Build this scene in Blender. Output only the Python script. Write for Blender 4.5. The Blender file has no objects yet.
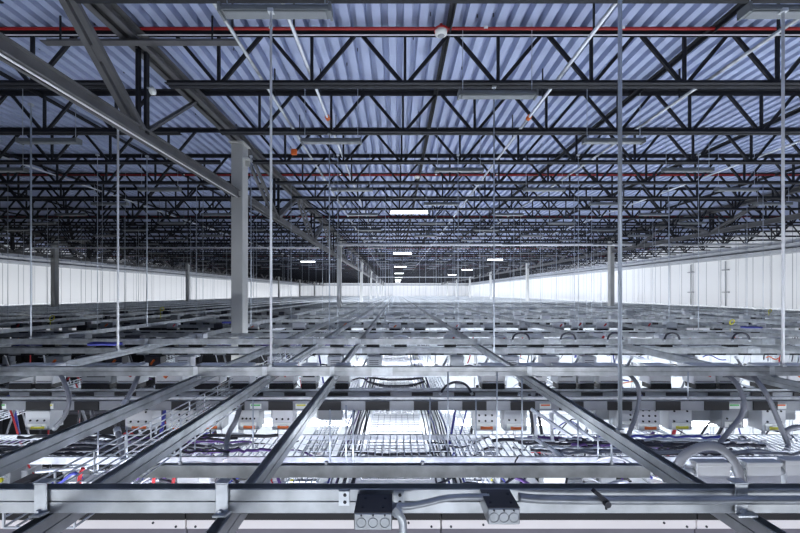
import bpy, bmesh, math, random
from mathutils import Vector, Matrix

random.seed(7)
C = bpy.context.scene.collection
SC = bpy.context.scene
F = 378.0            # focal length in pixels of the 800 px wide frame
VX, VY = 396.0, 293.0
ZC = 3.6             # eye height above the floor
PI = math.pi
ORD = ['first', 'second', 'third', 'fourth', 'fifth', 'sixth', 'seventh', 'eighth', 'ninth', 'tenth',
       'eleventh', 'twelfth', 'thirteenth', 'fourteenth', 'fifteenth', 'sixteenth', 'seventeenth', 'eighteenth', 'nineteenth', 'twentieth']

def W(x, d, h):                       # across, away from the camera, height above the eye
    return Vector((x, d, ZC + h))
def PX(px, py, d):
    return W((px - VX) * d / F, d, (VY - py) * d / F)

# ------------------------------------------------------------------ materials
def mat(name, col, rough=0.5, metal=0.0, var=0.0, scale=6.0, emit=None, estr=0.0, spec=0.5, stretch=(1, 1, 1)):
    m = bpy.data.materials.new(name)
    m.use_nodes = True
    nt = m.node_tree
    b = nt.nodes['Principled BSDF']
    b.inputs['Base Color'].default_value = (*col, 1)
    b.inputs['Roughness'].default_value = rough
    b.inputs['Metallic'].default_value = metal
    b.inputs['Specular IOR Level'].default_value = spec
    if var > 0:
        tc = nt.nodes.new('ShaderNodeTexCoord')
        mp = nt.nodes.new('ShaderNodeMapping')
        mp.inputs['Scale'].default_value = stretch
        nz = nt.nodes.new('ShaderNodeTexNoise')
        nz.inputs['Scale'].default_value = scale
        nz.inputs['Detail'].default_value = 5
        cr = nt.nodes.new('ShaderNodeValToRGB')
        cr.color_ramp.elements[0].position = 0.3
        cr.color_ramp.elements[1].position = 0.7
        cr.color_ramp.elements[0].color = (*[c * (1 - var) for c in col], 1)
        cr.color_ramp.elements[1].color = (*[min(1, c * (1 + var)) for c in col], 1)
        nt.links.new(tc.outputs['Object'], mp.inputs['Vector'])
        nt.links.new(mp.outputs['Vector'], nz.inputs['Vector'])
        nt.links.new(nz.outputs['Fac'], cr.inputs['Fac'])
        nt.links.new(cr.outputs['Color'], b.inputs['Base Color'])
    if emit:
        b.inputs['Emission Color'].default_value = (*emit, 1)
        b.inputs['Emission Strength'].default_value = estr
    return m

M = {}
M['deck'] = mat('deck_paint', (0.40, 0.46, 0.66), 0.45, 0.0, 0.05, 3.0, stretch=(1, 0.15, 1))
M['joist'] = mat('joist_primer', (0.014, 0.015, 0.020), 0.6, 0.0, 0.25, 5, spec=0.3)
M['girder'] = mat('girder_primer', (0.11, 0.11, 0.115), 0.5, 0.0, 0.2, 4)
M['column'] = mat('column_paint', (0.52, 0.52, 0.50), 0.5, 0.0, 0.06, 3)
M['galv'] = mat('galvanised_steel', (0.44, 0.46, 0.48), 0.33, 0.68, 0.25, 9)
M['galv2'] = mat('galvanised_fitting', (0.60, 0.63, 0.66), 0.35, 0.7, 0.15, 20)
M['rod'] = mat('zinc_rod', (0.50, 0.54, 0.60), 0.35, 0.6)
M['red'] = mat('red_pipe_paint', (0.33, 0.012, 0.012), 0.5)
M['orange'] = mat('orange_plastic', (0.85, 0.18, 0.03), 0.5)
M['white'] = mat('white_enamel', (0.80, 0.81, 0.83), 0.4, 0, 0.04, 4)
M['box'] = mat('light_grey_enamel', (0.62, 0.64, 0.66), 0.45, 0, 0.05, 6)
M['grey'] = mat('grey_enamel', (0.33, 0.35, 0.37), 0.45, 0, 0.06, 6)
M['bus'] = mat('busway_aluminium', (0.30, 0.315, 0.34), 0.4, 0.3, 0.1, 6)
M['black'] = mat('black_plastic', (0.012, 0.012, 0.014), 0.5)
M['dark'] = mat('dark_cabinet', (0.045, 0.045, 0.055), 0.5, 0, 0.2, 4)
M['mauve'] = mat('mauve_grey_panel', (0.16, 0.15, 0.18), 0.55, 0, 0.12, 5)
M['fascia'] = mat('off_white_fascia', (0.80, 0.76, 0.77), 0.5, 0, 0.05, 2)
M['wire'] = mat('bright_zinc_wire', (0.68, 0.71, 0.76), 0.35, 0.5)
M['cable'] = mat('black_cable', (0.03, 0.03, 0.045), 0.5)
M['cableblue'] = mat('blue_cable', (0.05, 0.06, 0.35), 0.5)
M['cablered'] = mat('red_cable', (0.55, 0.02, 0.03), 0.5)
M['cablepurple'] = mat('purple_cable', (0.16, 0.08, 0.30), 0.5)
M['yellow'] = mat('yellow_plastic', (0.75, 0.70, 0.05), 0.5)
M['flex'] = mat('grey_flex_conduit', (0.27, 0.28, 0.31), 0.45, 0.1, 0.1, 12)
M['fixture'] = mat('fixture_enamel', (0.15, 0.165, 0.175), 0.4, 0.1, 0.05, 5)
M['lens'] = mat('fixture_lens', (0.17, 0.185, 0.20), 0.3)
M['litlens'] = mat('lit_lens', (0.9, 0.9, 0.9), 0.3, emit=(0.95, 0.98, 1.0), estr=6.0)
M['tube'] = mat('lit_tube', (0.9, 0.9, 0.9), 0.3, emit=(0.92, 0.96, 1.0), estr=14.0)
M['floor'] = mat('pale_floor', (0.36, 0.37, 0.39), 0.4, 0, 0.05, 1)
M['labelw'] = mat('pale_label', (0.85, 0.87, 0.84), 0.5)
M['green'] = mat('green_print', (0.10, 0.55, 0.14), 0.5)
M['trim'] = mat('pale_grey_trim', (0.42, 0.44, 0.47), 0.5, 0, 0.1, 2)
M['mark'] = mat('dark_mark', (0.03, 0.03, 0.04), 0.6)

def wall_mat(name, axis):
    m = mat(name, (0.82, 0.83, 0.84), 0.5)
    nt = m.node_tree
    b = nt.nodes['Principled BSDF']
    tc = nt.nodes.new('ShaderNodeTexCoord')
    sp = nt.nodes.new('ShaderNodeSeparateXYZ')
    dv = nt.nodes.new('ShaderNodeMath'); dv.operation = 'DIVIDE'; dv.inputs[1].default_value = 1.1
    fr = nt.nodes.new('ShaderNodeMath'); fr.operation = 'FRACT'
    lt = nt.nodes.new('ShaderNodeMath'); lt.operation = 'LESS_THAN'; lt.inputs[1].default_value = 0.045
    mx = nt.nodes.new('ShaderNodeMix'); mx.data_type = 'RGBA'
    mx.inputs['A'].default_value = (0.82, 0.83, 0.84, 1)
    mx.inputs['B'].default_value = (0.42, 0.43, 0.45, 1)
    nt.links.new(tc.outputs['Object'], sp.inputs[0])
    nt.links.new(sp.outputs[axis], dv.inputs[0])
    nt.links.new(dv.outputs[0], fr.inputs[0])
    nt.links.new(fr.outputs[0], lt.inputs[0])
    nt.links.new(lt.outputs[0], mx.inputs['Factor'])
    nt.links.new(mx.outputs['Result'], b.inputs['Base Color'])
    return m
M['wally'] = wall_mat('wall_panels_long', 1)
M['wallx'] = wall_mat('wall_panels_end', 0)

# ------------------------------------------------------------------ mesh helper
class MB:
    def __init__(s):
        s.v = []; s.f = []
    def box(s, c, d):
        x, y, z = c; a, b, e = d[0] / 2, d[1] / 2, d[2] / 2
        n = len(s.v)
        s.v += [(x + i * a, y + j * b, z + k * e) for k in (-1, 1) for j in (-1, 1) for i in (-1, 1)]
        s.f += [tuple(n + q for q in f) for f in ((0, 2, 3, 1), (4, 5, 7, 6), (0, 1, 5, 4), (2, 6, 7, 3), (0, 4, 6, 2), (1, 3, 7, 5))]
        return s
    def lohi(s, lo, hi):
        return s.box([(a + b) / 2 for a, b in zip(lo, hi)], [b - a for a, b in zip(lo, hi)])
    def bar(s, p, q, w, h, up=(0, 0, 1)):
        p, q = Vector(p), Vector(q)
        t = (q - p).normalized()
        u = Vector(up)
        if abs(t.dot(u)) > 0.98: u = Vector((0, 1, 0))
        sd = t.cross(u).normalized(); u = sd.cross(t)
        n = len(s.v)
        for e in (p, q):
            for i, j in ((-1, -1), (1, -1), (1, 1), (-1, 1)):
                s.v.append(tuple(e + sd * (i * w / 2) + u * (j * h / 2)))
        s.f += [tuple(n + k for k in f) for f in ((3, 2, 1, 0), (4, 5, 6, 7), (0, 1, 5, 4), (1, 2, 6, 5), (2, 3, 7, 6), (3, 0, 4, 7))]
        return s
    def tube(s, pts, r, n=8, caps=True):
        pts = [Vector(p) for p in pts]
        base = len(s.v)
        prev = None
        for i, p in enumerate(pts):
            t = (pts[min(i + 1, len(pts) - 1)] - pts[max(i - 1, 0)]).normalized()
            if prev is None:
                u = Vector((0, 0, 1)) if abs(t.z) < 0.9 else Vector((0, 1, 0))
                sd = t.cross(u).normalized()
            else:
                sd = (prev - t * prev.dot(t)).normalized()
            prev = sd
            u = sd.cross(t)
            rr = r[i] if isinstance(r, (list, tuple)) else r
            for k in range(n):
                a = 2 * PI * k / n
                s.v.append(tuple(p + sd * math.cos(a) * rr + u * math.sin(a) * rr))
        for i in range(len(pts) - 1):
            for k in range(n):
                a = base + i * n + k; b = base + i * n + (k + 1) % n
                s.f.append((a, b, b + n, a + n))
        if caps:
            s.f.append(tuple(base + k for k in reversed(range(n))))
            s.f.append(tuple(base + (len(pts) - 1) * n + k for k in range(n)))
        return s
    def prism(s, prof, p, q):          # profile (side, height) swept from p to q along x or y
        p, q = Vector(p), Vector(q)
        t = (q - p).normalized()
        sd = t.cross(Vector((0, 0, 1))).normalized()
        n0 = len(s.v); n = len(prof)
        for e in (p, q):
            for a, b in prof:
                s.v.append(tuple(e + sd * a + Vector((0, 0, b))))
        for k in range(n):
            j = (k + 1) % n
            s.f.append((n0 + k, n0 + j, n0 + n + j, n0 + n + k))
        s.f.append(tuple(n0 + k for k in reversed(range(n))))
        s.f.append(tuple(n0 + n + k for k in range(n)))
        return s
    def mesh(s, name, material, bevel=0.0, smooth=False):
        me = bpy.data.meshes.new(name)
        me.from_pydata([tuple(v) for v in s.v], [], s.f)
        bm = bmesh.new(); bm.from_mesh(me)
        if bevel > 0:
            bmesh.ops.bevel(bm, geom=[e for e in bm.edges], offset=bevel, segments=1, affect='EDGES', clamp_overlap=True)
        bmesh.ops.recalc_face_normals(bm, faces=bm.faces)
        bm.to_mesh(me); bm.free()
        if smooth:
            me.polygons.foreach_set('use_smooth', [True] * len(me.polygons))
        me.materials.append(M[material])
        return me

def obj(name, mb, material=None, parent=None, bevel=0.0, smooth=False, label=None):
    me = mb.mesh(name, material, bevel, smooth) if isinstance(mb, MB) else mb
    o = bpy.data.objects.new(name, me)
    C.objects.link(o)
    if parent is not None: o.parent = parent
    if label: o['label'] = label
    return o
def tag(o, label, cat, group=None, kind=None):
    o['label'] = label; o['category'] = cat
    if group: o['group'] = group
    if kind: o['kind'] = kind
    return o
def thing(name, loc, label, cat, group=None, rz=0):
    o = bpy.data.objects.new(name, None)
    o.empty_display_size = 0.1
    C.objects.link(o)
    o.location = loc; o.rotation_euler = (0, 0, rz)
    o['kind'] = 'thing'
    return tag(o, label, cat, group)
def dup(root, loc, label=None, group=None):
    r = root.copy(); C.objects.link(r); r.location = loc
    if label: r['label'] = label
    if group: r['group'] = group
    for ch in list(root.children):
        c = ch.copy(); C.objects.link(c); c.parent = r
        for g in list(ch.children):
            e = g.copy(); C.objects.link(e); e.parent = c
    return r
def struct(name, mb, material, bevel=0, label=None, cat=None, parent=None):
    o = obj(name, mb, material, parent, bevel)
    o['kind'] = 'structure'
    if label: o['label'] = label
    if cat: o['category'] = cat
    return o

# ------------------------------------------------------------------ the hall
XL, XR, DF, DB = -27.5, 20.8, 108.0, -11.0
HT, HB = 3.49, 2.76            # joist top and underside of the bottom chord
HWALL = 2.08

struct('floor', MB().lohi(W(XL - .3, DB - .3, -ZC - .1), W(XR + .3, DF + .3, -ZC)), 'floor', label='pale hall floor far below the strut grid', cat='floor')

def deck():
    mb = MB(); p = 0.2; x = XL - 0.2; prof = []
    while x < XR + 0.3:
        prof += [(x, HT + .002), (x + .105, HT + .002), (x + .118, HT + .125), (x + .187, HT + .125)]
        x += p
    n = len(prof)
    for d in (DB - .2, DF + .2):
        for a, h in prof: mb.v.append(tuple(W(a, d, h)))
    for k in range(n - 1): mb.f.append((k, k + 1, n + k + 1, n + k))
    m = len(mb.v)
    mb.lohi(W(XL - .4, DB - .4, HT + .135), W(XR + .4, DF + .4, HT + .27))
    return mb
ceiling = struct('ceiling', deck(), 'deck', label='bluish corrugated steel roof deck', cat='ceiling')
tabs = MB()
for i in range(700):
    x = XL + 0.14 - 0.2 + 0.2 * random.randint(60, 230); d = 2.5 + 20 * random.random() ** 1.3
    tabs.box(W(x, d, HT + .055), (.012, .02, .04))
tb = obj('hanger_tab', tabs, 'mark', ceiling); tb['kind'] = 'stuff'

struct('wall_left', MB().lohi(W(XL - .2, DB, -ZC), W(XL, DF, HT)), 'wally', label='white panelled side wall on the left', cat='wall')
struct('wall_right', MB().lohi(W(XR, DB, -ZC), W(XR + .2, DF, HT)), 'wally', label='white panelled side wall on the right with two thin risers', cat='wall')
struct('wall_back', MB().lohi(W(XL, DF, -ZC), W(XR, DF + .2, HT)), 'wallx', label='white panelled far end wall', cat='wall')
struct('wall_front', MB().lohi(W(XL, DB - .2, -ZC), W(XR, DB, HT)), 'dark', label='dark end wall behind the viewpoint', cat='wall')
def ledger(x, s):
    mb = MB()
    mb.lohi(W(min(x, x + s * .5), DB, HWALL), W(max(x, x + s * .5), DF - .01, HWALL + .22))
    mb.lohi(W(min(x, x + s * .3), DB, HWALL + .30), W(max(x, x + s * .3), DF - .01, HWALL + .52))
    return mb
struct('trim_1', ledger(XR, -1), 'trim', label='pale grey ledger along the top of the side wall', cat='trim')
struct('trim_2', ledger(XL, 1), 'trim', label='grey ledger along the top of the side wall', cat='trim')
mb = MB(); mb.lohi(W(XL + .6, DF - .4, HWALL), W(XR - .6, DF - .01, HWALL + .3))
struct('trim_3', mb, 'trim', label='grey ledger along the top of the end wall', cat='trim')

# ------------------------------------------------------------------ columns and girders
SPAN = 14.4
ROWD = [8.05 + SPAN * k for k in range(-1, 7)]
COLX = [-20.4, -3.39, 12.86]
GBOT = [2.1, 2.04, 2.38]
WHERE = ['by the white side wall', 'in the middle line', 'along the bright panelled wall']

def make_column(label, x, d, group):
    t = thing('steel_column', W(x, d, -ZC), label, 'column', group)
    H = ZC + 3.2
    s = MB().lohi((-.125, 0, 0), (.125, .30, H))
    obj('shaft', s, 'column', t, 0.012)
    c = MB().lohi((-.16, -.05, H), (.16, .35, H + .025))
    obj('cap_plate', c, 'column', t)
    b = MB()
    b.lohi((.125, .04, H - .33), (.24, .26, H - .30)); b.lohi((.125, .14, H - .46), (.22, .16, H - .33))
    obj('bracket', b, 'column', t)
    return t
for ci, x in enumerate(COLX):
    for k, d in enumerate(ROWD[1:]):
        if ci == 1 and k == 0:
            lab = 'large pale grey steel column standing nearest, through the strut grid'
        elif ci == 1 and k == 1: lab = 'grey column second along the line behind the large pale column'
        elif ci == 1 and k == 2: lab = 'grey column third along the line behind the large pale column'
        elif ci == 1: lab = 'small distant column at the far end of the middle line'
        elif ci == 0 and k == 1: lab = 'dark column before the left white wall, nearest of its line'
        elif ci == 0 and k == 2: lab = 'dark column before the left white wall, second of its line'
        elif ci == 2 and k == 1: lab = 'grey column before the right panelled wall, nearest of its line'
        elif ci == 2 and k == 2: lab = 'grey column before the right panelled wall, second of its line'
        else: lab = 'small distant column %s' % WHERE[ci]
        if ci != 1 and k == 0: continue
        grp = None
        if lab.startswith('small'): grp = 'distant columns %s' % WHERE[ci]
        make_column(lab, x, d, grp)

JS = 1.505
def jd(k): return 3.53 + JS * k
HTC = 3.43           # underside of the joist top chord

def make_girder(label, x, hb, d0, d1, group, big):
    t = thing('roof_girder', W(x, d0, 0) , label, 'girder', group)
    L = d1 - d0
    h0 = -ZC
    t.location = W(x, d0, hb)
    top = HTC - hb - .04
    n = 6; pan = L / n
    # double channels with an open gap
    for nm, z0, hh, w in (('bottom_chord', 0, .16, .055), ('top_chord', top - .15, .15, .09)):
        m = MB()
        e = .15 if nm == 'top_chord' else -.01
        for s in (-1, 1):
            xi = s * .025; xo = s * (.025 + w)
            m.lohi((min(xi, xi + s * .012), -e, z0), (max(xi, xi + s * .012), L + e, z0 + hh))
            zz = z0 if nm == 'bottom_chord' else z0 + hh - .014
            m.lohi((min(xi, xo), -e, zz), (max(xi, xo), L + e, zz + .014))
            if nm == 'bottom_chord':
                m.lohi((min(xi, xo), 0.01, z0 + hh - .014), (max(xi, xo), L - .01, z0 + hh))
            else:
                m.lohi((min(xi, xo), -e, z0), (max(xi, xo), L + e, z0 + .014))
        obj(nm, m, 'girder', t)
    # web: verticals and diagonals
    for k in range(1, n, 2):
        y = k * pan
        m = MB()
        m.lohi((-.09, y - .03, .1), (-.03, y + .03, top - .1)); m.lohi((.03, y - .03, .1), (.09, y + .03, top - .1))
        obj('web_post', m, 'joist', t)
    for k in range(n):
        y0, y1 = k * pan, (k + 1) * pan
        if k % 2 == 0: p, q = (0, y0 + .08, top - .1), (0, y1 - .06, .1)
        else: p, q = (0, y0 + .06, .1), (0, y1 - .08, top - .1)
        w = .085 if k % 2 == 0 else .05
        m = MB()
        for s in (-1, 1):
            m.bar((s * .06, p[1], p[2]), (s * .06, q[1], q[2]), .055, .085)
        mid = (Vector(p) + Vector(q)) / 2
        dr = (Vector(q) - Vector(p)).normalized() * .07
        m.bar(mid - dr, mid + dr, .17, .05)
        obj('web_diagonal', m, 'girder', t)
    return t
for ci, x in enumerate(COLX):
    for k in range(len(ROWD)):
        d0 = ROWD[k] + .305; d1 = ROWD[k] + SPAN - .005
        if k == 0: d0 = ROWD[0] + JS * 4 + .5; d0 = 2.03 - JS; d1 = ROWD[1] - .005
        d1 = min(d1, DF - .5)
        g = None
        if k == 0: lab = 'heavy roof girder overhead, running towards the viewer from the large pale column' if ci == 1 else 'roof girder outside the picture %s' % WHERE[ci]
        elif k == 1: lab = 'roof girder from the nearest column to the second %s' % WHERE[ci]
        elif k == 2: lab = 'roof girder from the second column to the third %s' % WHERE[ci]
        else: lab = 'distant roof girder %s' % WHERE[ci]; g = 'distant girders %s' % WHERE[ci]
        if k == 0 and ci != 1: continue
        if k == 0:
            # near bay: same spacing of panels as the joists
            t = thing('roof_girder', W(x, d0, GBOT[ci]), lab, 'girder')
            L = d1 - d0; top = HTC - GBOT[ci] - .04
            for nm, z0, hh, w in (('bottom_chord', 0, .145, .055), ('top_chord', top - .16, .16, .09)):
                m = MB(); e = .15 if nm == 'top_chord' else 0
                for s in (-1, 1):
                    xi = s * .025; xo = s * (.025 + w)
                    m.lohi((min(xi, xi + s * .012), 0, z0), (max(xi, xi + s * .012), L + e, z0 + hh))
                    for zz in (z0, z0 + hh - .014):
                        m.lohi((min(xi, xo), 0, zz), (max(xi, xo), L + e, zz + .014))
                obj(nm, m, 'girder', t)
            nodes = [jd(j) - d0 for j in range(-2, 4)]     # 0.52, 2.03, 3.53, 5.04, 6.54, 8.05
            for j, y in enumerate(nodes):
                if j == 3:
                    for s in (-1, 1):
                        obj('web_post', MB().lohi((s * .035 - .02, y - .01 + s * .03, .1), (s * .035 + .02, y + .05 + s * .03, top - .1)), 'joist', t)
            for a, b, wd in ((3, 2, .085), (3, 4, .045)):
                p = Vector((0, nodes[a] + (-.06 if b < a else .06), .12)); q = Vector((0, nodes[b] + (.08 if b < a else -.08), top - .1))
                m = MB()
                for s in (-1, 1):
                    m.bar(p + Vector((s * (wd * .62), 0, 0)), q + Vector((s * (wd * .62), 0, 0)), wd * .8, wd * .7)
                mid = (p + q) / 2; dr = (q - p).normalized() * .08
                m.bar(mid - dr, mid + dr, wd * 2, wd * .5)
                obj('web_diagonal', m, 'girder', t)
        else:
            make_girder(lab, x, GBOT[ci], d0, d1, g, k == 1)

# ------------------------------------------------------------------ roof joists
def node_list(x0, x1):
    k0 = math.ceil((x0 + .3 - .12) / 1.24); out = []
    k = k0
    while .12 + 1.24 * k < x1 - .3:
        out.append(.12 + 1.24 * k); k += 1
    return out
def chord(z0, z1, w, x0, x1, t=.01):
    m = MB()
    for s in (-1, 1):
        m.lohi((x0, min(s * .012, s * .022), z0), (x1, max(s * .012, s * .022), z1))
    return m
JH = HT - HB
def joist_meshes(x0, x1):
    bot = MB()
    for s in (-1, 1):
        bot.lohi((x0 + .35, min(s * .012, s * .022), 0), (x1 - .35, max(s * .012, s * .022), .065))
        bot.lohi((x0 + .35, min(s * .022, s * .075), 0), (x1 - .35, max(s * .022, s * .075), .010))
    top = MB()
    for s in (-1, 1):
        top.lohi((x0 + .02, min(s * .012, s * .022), JH - .07), (x1 - .02, max(s * .012, s * .022), JH))
        top.lohi((x0 + .02, min(s * .022, s * .075), JH - .010), (x1 - .02, max(s * .022, s * .075), JH))
    return bot, top
def web_lists(x0, x1):
    N = node_list(x0, x1)
    diag = []; post = []
    for x in N:
        post.append(x)
        if x - .57 > x0: diag.append((x - .05, x - .57))
        if x + .57 < x1: diag.append((x + .05, x + .57))
    # sloping end bars
    return diag, post
SPANS = [(XL, -20.4), (-20.4, -3.39), (-3.39, 12.86), (12.86, XR)]
SPN = ['by the left wall', 'left of the large column', 'right of the large column', 'by the right wall']
web_d = MB().bar((-.26, 0, .05), (.26, 0, JH - .06), .036, .045).mesh('web_diagonal', 'joist')
web_d2 = MB().bar((.26, 0, .05), (-.26, 0, JH - .06), .036, .045).mesh('web_diagonal', 'joist')
web_p = MB().lohi((-.018, -.018, .05), (.018, .018, JH - .06)).mesh('web_post', 'joist')
jm = {}
for si, (x0, x1) in enumerate(SPANS):
    b, t_ = joist_meshes(x0, x1)
    dg, ps = web_lists(x0, x1)
    wb = MB()
    for xb, xt in dg: wb.bar((xb, 0, .05), (xt, 0, JH - .06), .036, .045)
    for x in ps: wb.lohi((x - .018, -.018, .05), (x + .018, .018, JH - .06))
    for s, e, nn in ((x0, 1, ps[0]), (x1, -1, ps[-1])): wb.bar((s + e * .06, 0, JH - .06), (nn, 0, .05), .036, .045)
    jm[si] = (b.mesh('bottom_chord', 'joist'), t_.mesh('top_chord', 'joist'), wb.mesh('web', 'joist'), dg, ps)
NDET = 7
for k in range(-2, 69):
    d = jd(k)
    for si in range(4):
        if si == 3 and d < 10: continue
        if si == 0 and d < 17: continue
        if k > 57 and si in (0, 3): pass
        if k < 0:
            lab, g = 'dark roof joist overhead at the top edge, %s' % SPN[si], None
            if k == -2: lab = 'dark roof joist directly above the viewpoint, %s' % SPN[si]
        elif k < 9 and si in (1, 2):
            lab, g = 'dark open web roof joist, %s row from the viewer, %s' % (ORD[k], SPN[si]), None
        else:
            lab, g = 'dark open web roof joist in the far rows %s' % SPN[si], 'far roof joists %s' % SPN[si]
        t = thing('roof_joist', W(0, d, HB), lab, 'roof joist', g)
        b, tp, wb, dg, ps = jm[si]
        obj('bottom_chord', b, None, t); obj('top_chord', tp, None, t)
        if k < NDET and si in (1, 2):
            lim = 1.15 * d + 1.5
            for xb, xt in dg:
                o = obj('web_diagonal', web_d if xt > xb else web_d2, None, t); o.location = ((xb + xt) / 2, 0, 0)
            for x in ps:
                o = obj('web_post', web_p, None, t); o.location = (x, 0, 0)
        else:
            obj('web', wb, None, t)
# bridging bars, pipes and conduits along the hall
for i, x in enumerate([-16.3, -12.9, -9.5, -6.1, .7, 4.1, 7.5, 10.9]):
    m = MB().lohi(W(x - .008, .3, HTC - .07), W(x + .008, DF - 1, HTC - .005)); m.lohi(W(x - .06, .3, HTC - .017), W(x - .008, DF - 1, HTC - .005))
    o = obj('bridging_bar', m, 'joist')
    tag(o, 'long dark bridging angle under the deck, %s one counted rightward across the roof' % ORD[i], 'bridging')
cl = {-1.86: 'conduit running along the roof beside the girder', -1.16: 'pale conduit running along the roof near the tall white rod',
      2.25: 'pale conduit running along the roof right of the middle', 4.35: 'conduit running along the roof, second right of the middle', 7.9: 'pale conduit running along the roof, third right of the middle',
      -8.6: 'pale conduit running along the roof left of the girder'}
for x, lab in cl.items():
    t = thing('roof_conduit', W(x, 0, 2.97), lab, 'conduit')
    obj('pipe', MB().tube([(0, .5, 0), (0, 60, 0)], .022, 8), 'wire' if x in (-1.16, 2.25, 7.9, -8.6) else 'galv', t, smooth=True)
    if x in (-1.16, 2.25, 7.9):
        obj('coupling', MB().tube([(0, 6.36, 0), (0, 6.44, 0)], .04, 10), 'orange', t, label='orange coupling')
    for d in (2.6, 4.3, 5.8, 7.3):
        obj('hanger', MB().box((0, d, .24), (.012, .03, .46)), 'joist', t)
for k in range(9):
    d = 4.86 + 6.02 * k
    lab = 'bright red sprinkler pipe crossing under the deck, nearest of the red pipes' if k == 0 else ('red sprinkler pipe crossing under the deck, %s row away' % ORD[k] if k < 3 else 'distant red sprinkler pipe under the deck')
    t = thing('sprinkler_pipe', W(0, d, 3.40), lab, 'pipe', 'distant sprinkler pipes' if k >= 3 else None)
    obj('pipe', MB().tube([(XL + 1 if d > 20 else -19.5, 0, 0), (XR - 1, 0, 0)], .019, 10), 'red', t, smooth=True)
    for x in ([-6.1, -1.6, 1.15, 2.9, 5.2] if k < 2 else []):
        obj('pipe_tag', MB().box((x, -.028, 0), (.05, .01, .03)), 'labelw', t, label='small white tag')
o = obj('girder_lit_edge', MB().tube([W(-3.35, .6, 2.022), W(-3.35, 7.98, 2.022)], .011, 8), 'white', smooth=True)  # white tube added to draw the lit lower edge of the girder
tag(o, 'thin white line added for the lit lower edge of the heavy roof girder', 'conduit')
o = obj('roof_conduit', MB().tube([W(-18, 4.9, 3.345), W(XR - 1.2, 4.9, 3.345)], .008, 6), 'white', smooth=True)
tag(o, 'thin white conduit running just under the nearest red pipe', 'conduit')
for (d, h, x, lab) in ((4.78, 3.30, .57, 'round white detector under the nearest red pipe'), (10.8, 3.32, .6, 'round white detector under the second red pipe'),):
    t = thing('ceiling_detector', W(x, d, h), lab, 'detector')
    obj('housing', MB().tube([(0, 0, -.05), (0, 0, -.03), (0, 0, .02), (0, 0, .03)], [.045, .075, .078, .05], 20), 'labelw', t, smooth=True)
    obj('lens', MB().tube([(0, 0, -.06), (0, 0, -.05)], [.03, .045], 14), 'grey', t)
    obj('stem', MB().tube([(0, 0, .03), (0, 0, .10)], .02, 8), 'red', t)
    obj('rim', MB().tube([(0, 0, .012), (0, 0, .032)], .088, 20), 'red', t, label='red rim')
t = thing('alarm_strobe', PX(294, 152, 7.95), 'orange alarm strobe box beside the girder', 'alarm')
obj('housing', MB().box((0, 0, 0), (.12, .06, .12)), 'orange', t, .012)
obj('lens', MB().box((0, -.035, 0), (.06, .02, .04)), 'orange', t)
t = thing('ceiling_detector', PX(152.5, 91, 5.0), 'small white lamp on the girder post', 'detector')
obj('housing', MB().tube([(-.02, 0, 0), (.02, 0, 0)], .05, 14), 'labelw', t, smooth=True)
obj('bracket', MB().box((-.045, 0, .04), (.05, .02, .02)), 'galv', t)

# ------------------------------------------------------------------ suspended strip lights
def make_fixture(lit, detailed, L=1.0):
    t = thing('strip_light', (0, 0, 0), 'x', 'light')
    h = MB()
    prof = [(-.062, 0), (.062, 0), (.062, .022), (.036, .065), (-.036, .065), (-.062, .022)]
    if detailed:
        h.prism(prof, (-L / 2, 0, 0), (L / 2, 0, 0))
        obj('housing', h, 'fixture', t)
        obj('lens', MB().lohi((-L / 2 + .03, -.05, -.015), (L / 2 - .03, .05, .0)), 'litlens' if lit else 'lens', t, .006)
        for s in (-1, 1):
            obj('end_cap', MB().lohi((s * L / 2 - .012, -.066, -.018), (s * L / 2 + .012, .066, .068)), 'fixture', t)
            obj('suspension_wire', MB().tube([(s * (L / 2 - .05), 0, .06), (s * (L / 2 - .05), 0, .945)], .005, 5), 'rod', t)
    else:
        h.prism(prof, (-L / 2, 0, 0), (L / 2, 0, 0))
        for s in (-1, 1): h.tube([(s * (L / 2 - .05), 0, .06), (s * (L / 2 - .05), 0, .945)], .005, 4)
        obj('housing', h, 'fixture', t)
        obj('lens', MB().lohi((-L / 2 + .03, -.05, -.015), (L / 2 - .03, .05, .0)), 'litlens' if lit else 'lens', t)
    return t
HF = 2.56
fixA = None; fixB = None
nf = 0
for r in range(0, 26):
    d = 3.42 + JS * r + (.05 if r == 0 else 0)
    x0 = -1.1 if r % 2 == 0 else 1.32
    for j in range(-6, 5):
        x = x0 + 4.8 * j
        if x < XL + 1 or x > XR - 1 or abs(x) > 1.12 * d + .8: continue
        if any(abs(x - cx) < .8 for cx in COLX): continue
        if abs(x - .4) < 1.3 and min(abs(d - (12.1 + 12.6 * q)) for q in range(8)) < .6: continue
        near = d < 12
        g = None
        if r < 4:
            side = 'left' if x < -4 else ('middle' if x < 2.5 else ('right' if x < 5 else 'far right'))
            lab = 'unlit grey strip light hanging in the %s row, %s of the roof' % (ORD[r], side)
            if x < -3: lab = 'unlit grey strip light beyond the girder, %s row, place %s' % (ORD[r], ORD[max(0, int((-x) // 4.8))])
            if x > 5: lab = 'unlit strip light towards the right wall, %s row, place %s' % (ORD[r], ORD[int(x // 4.8)])
        else:
            lab = 'small unlit strip light hanging in the far rows'; g = 'unlit strip lights in the far rows'
        if near:
            if fixA is None:
                fixA = make_fixture(False, True); fixA['label'] = lab; fixA.location = W(x, d, HF)
                if g: fixA['group'] = g
            else:
                n = dup(fixA, W(x, d, HF), lab)
                if g: n['group'] = g
        else:
            if fixB is None:
                fixB = make_fixture(False, False); fixB['label'] = lab; fixB.location = W(x, d, HF); fixB['group'] = g
            else:
                dup(fixB, W(x, d, HF), lab, g)
        nf += 1
lit0 = None
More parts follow.
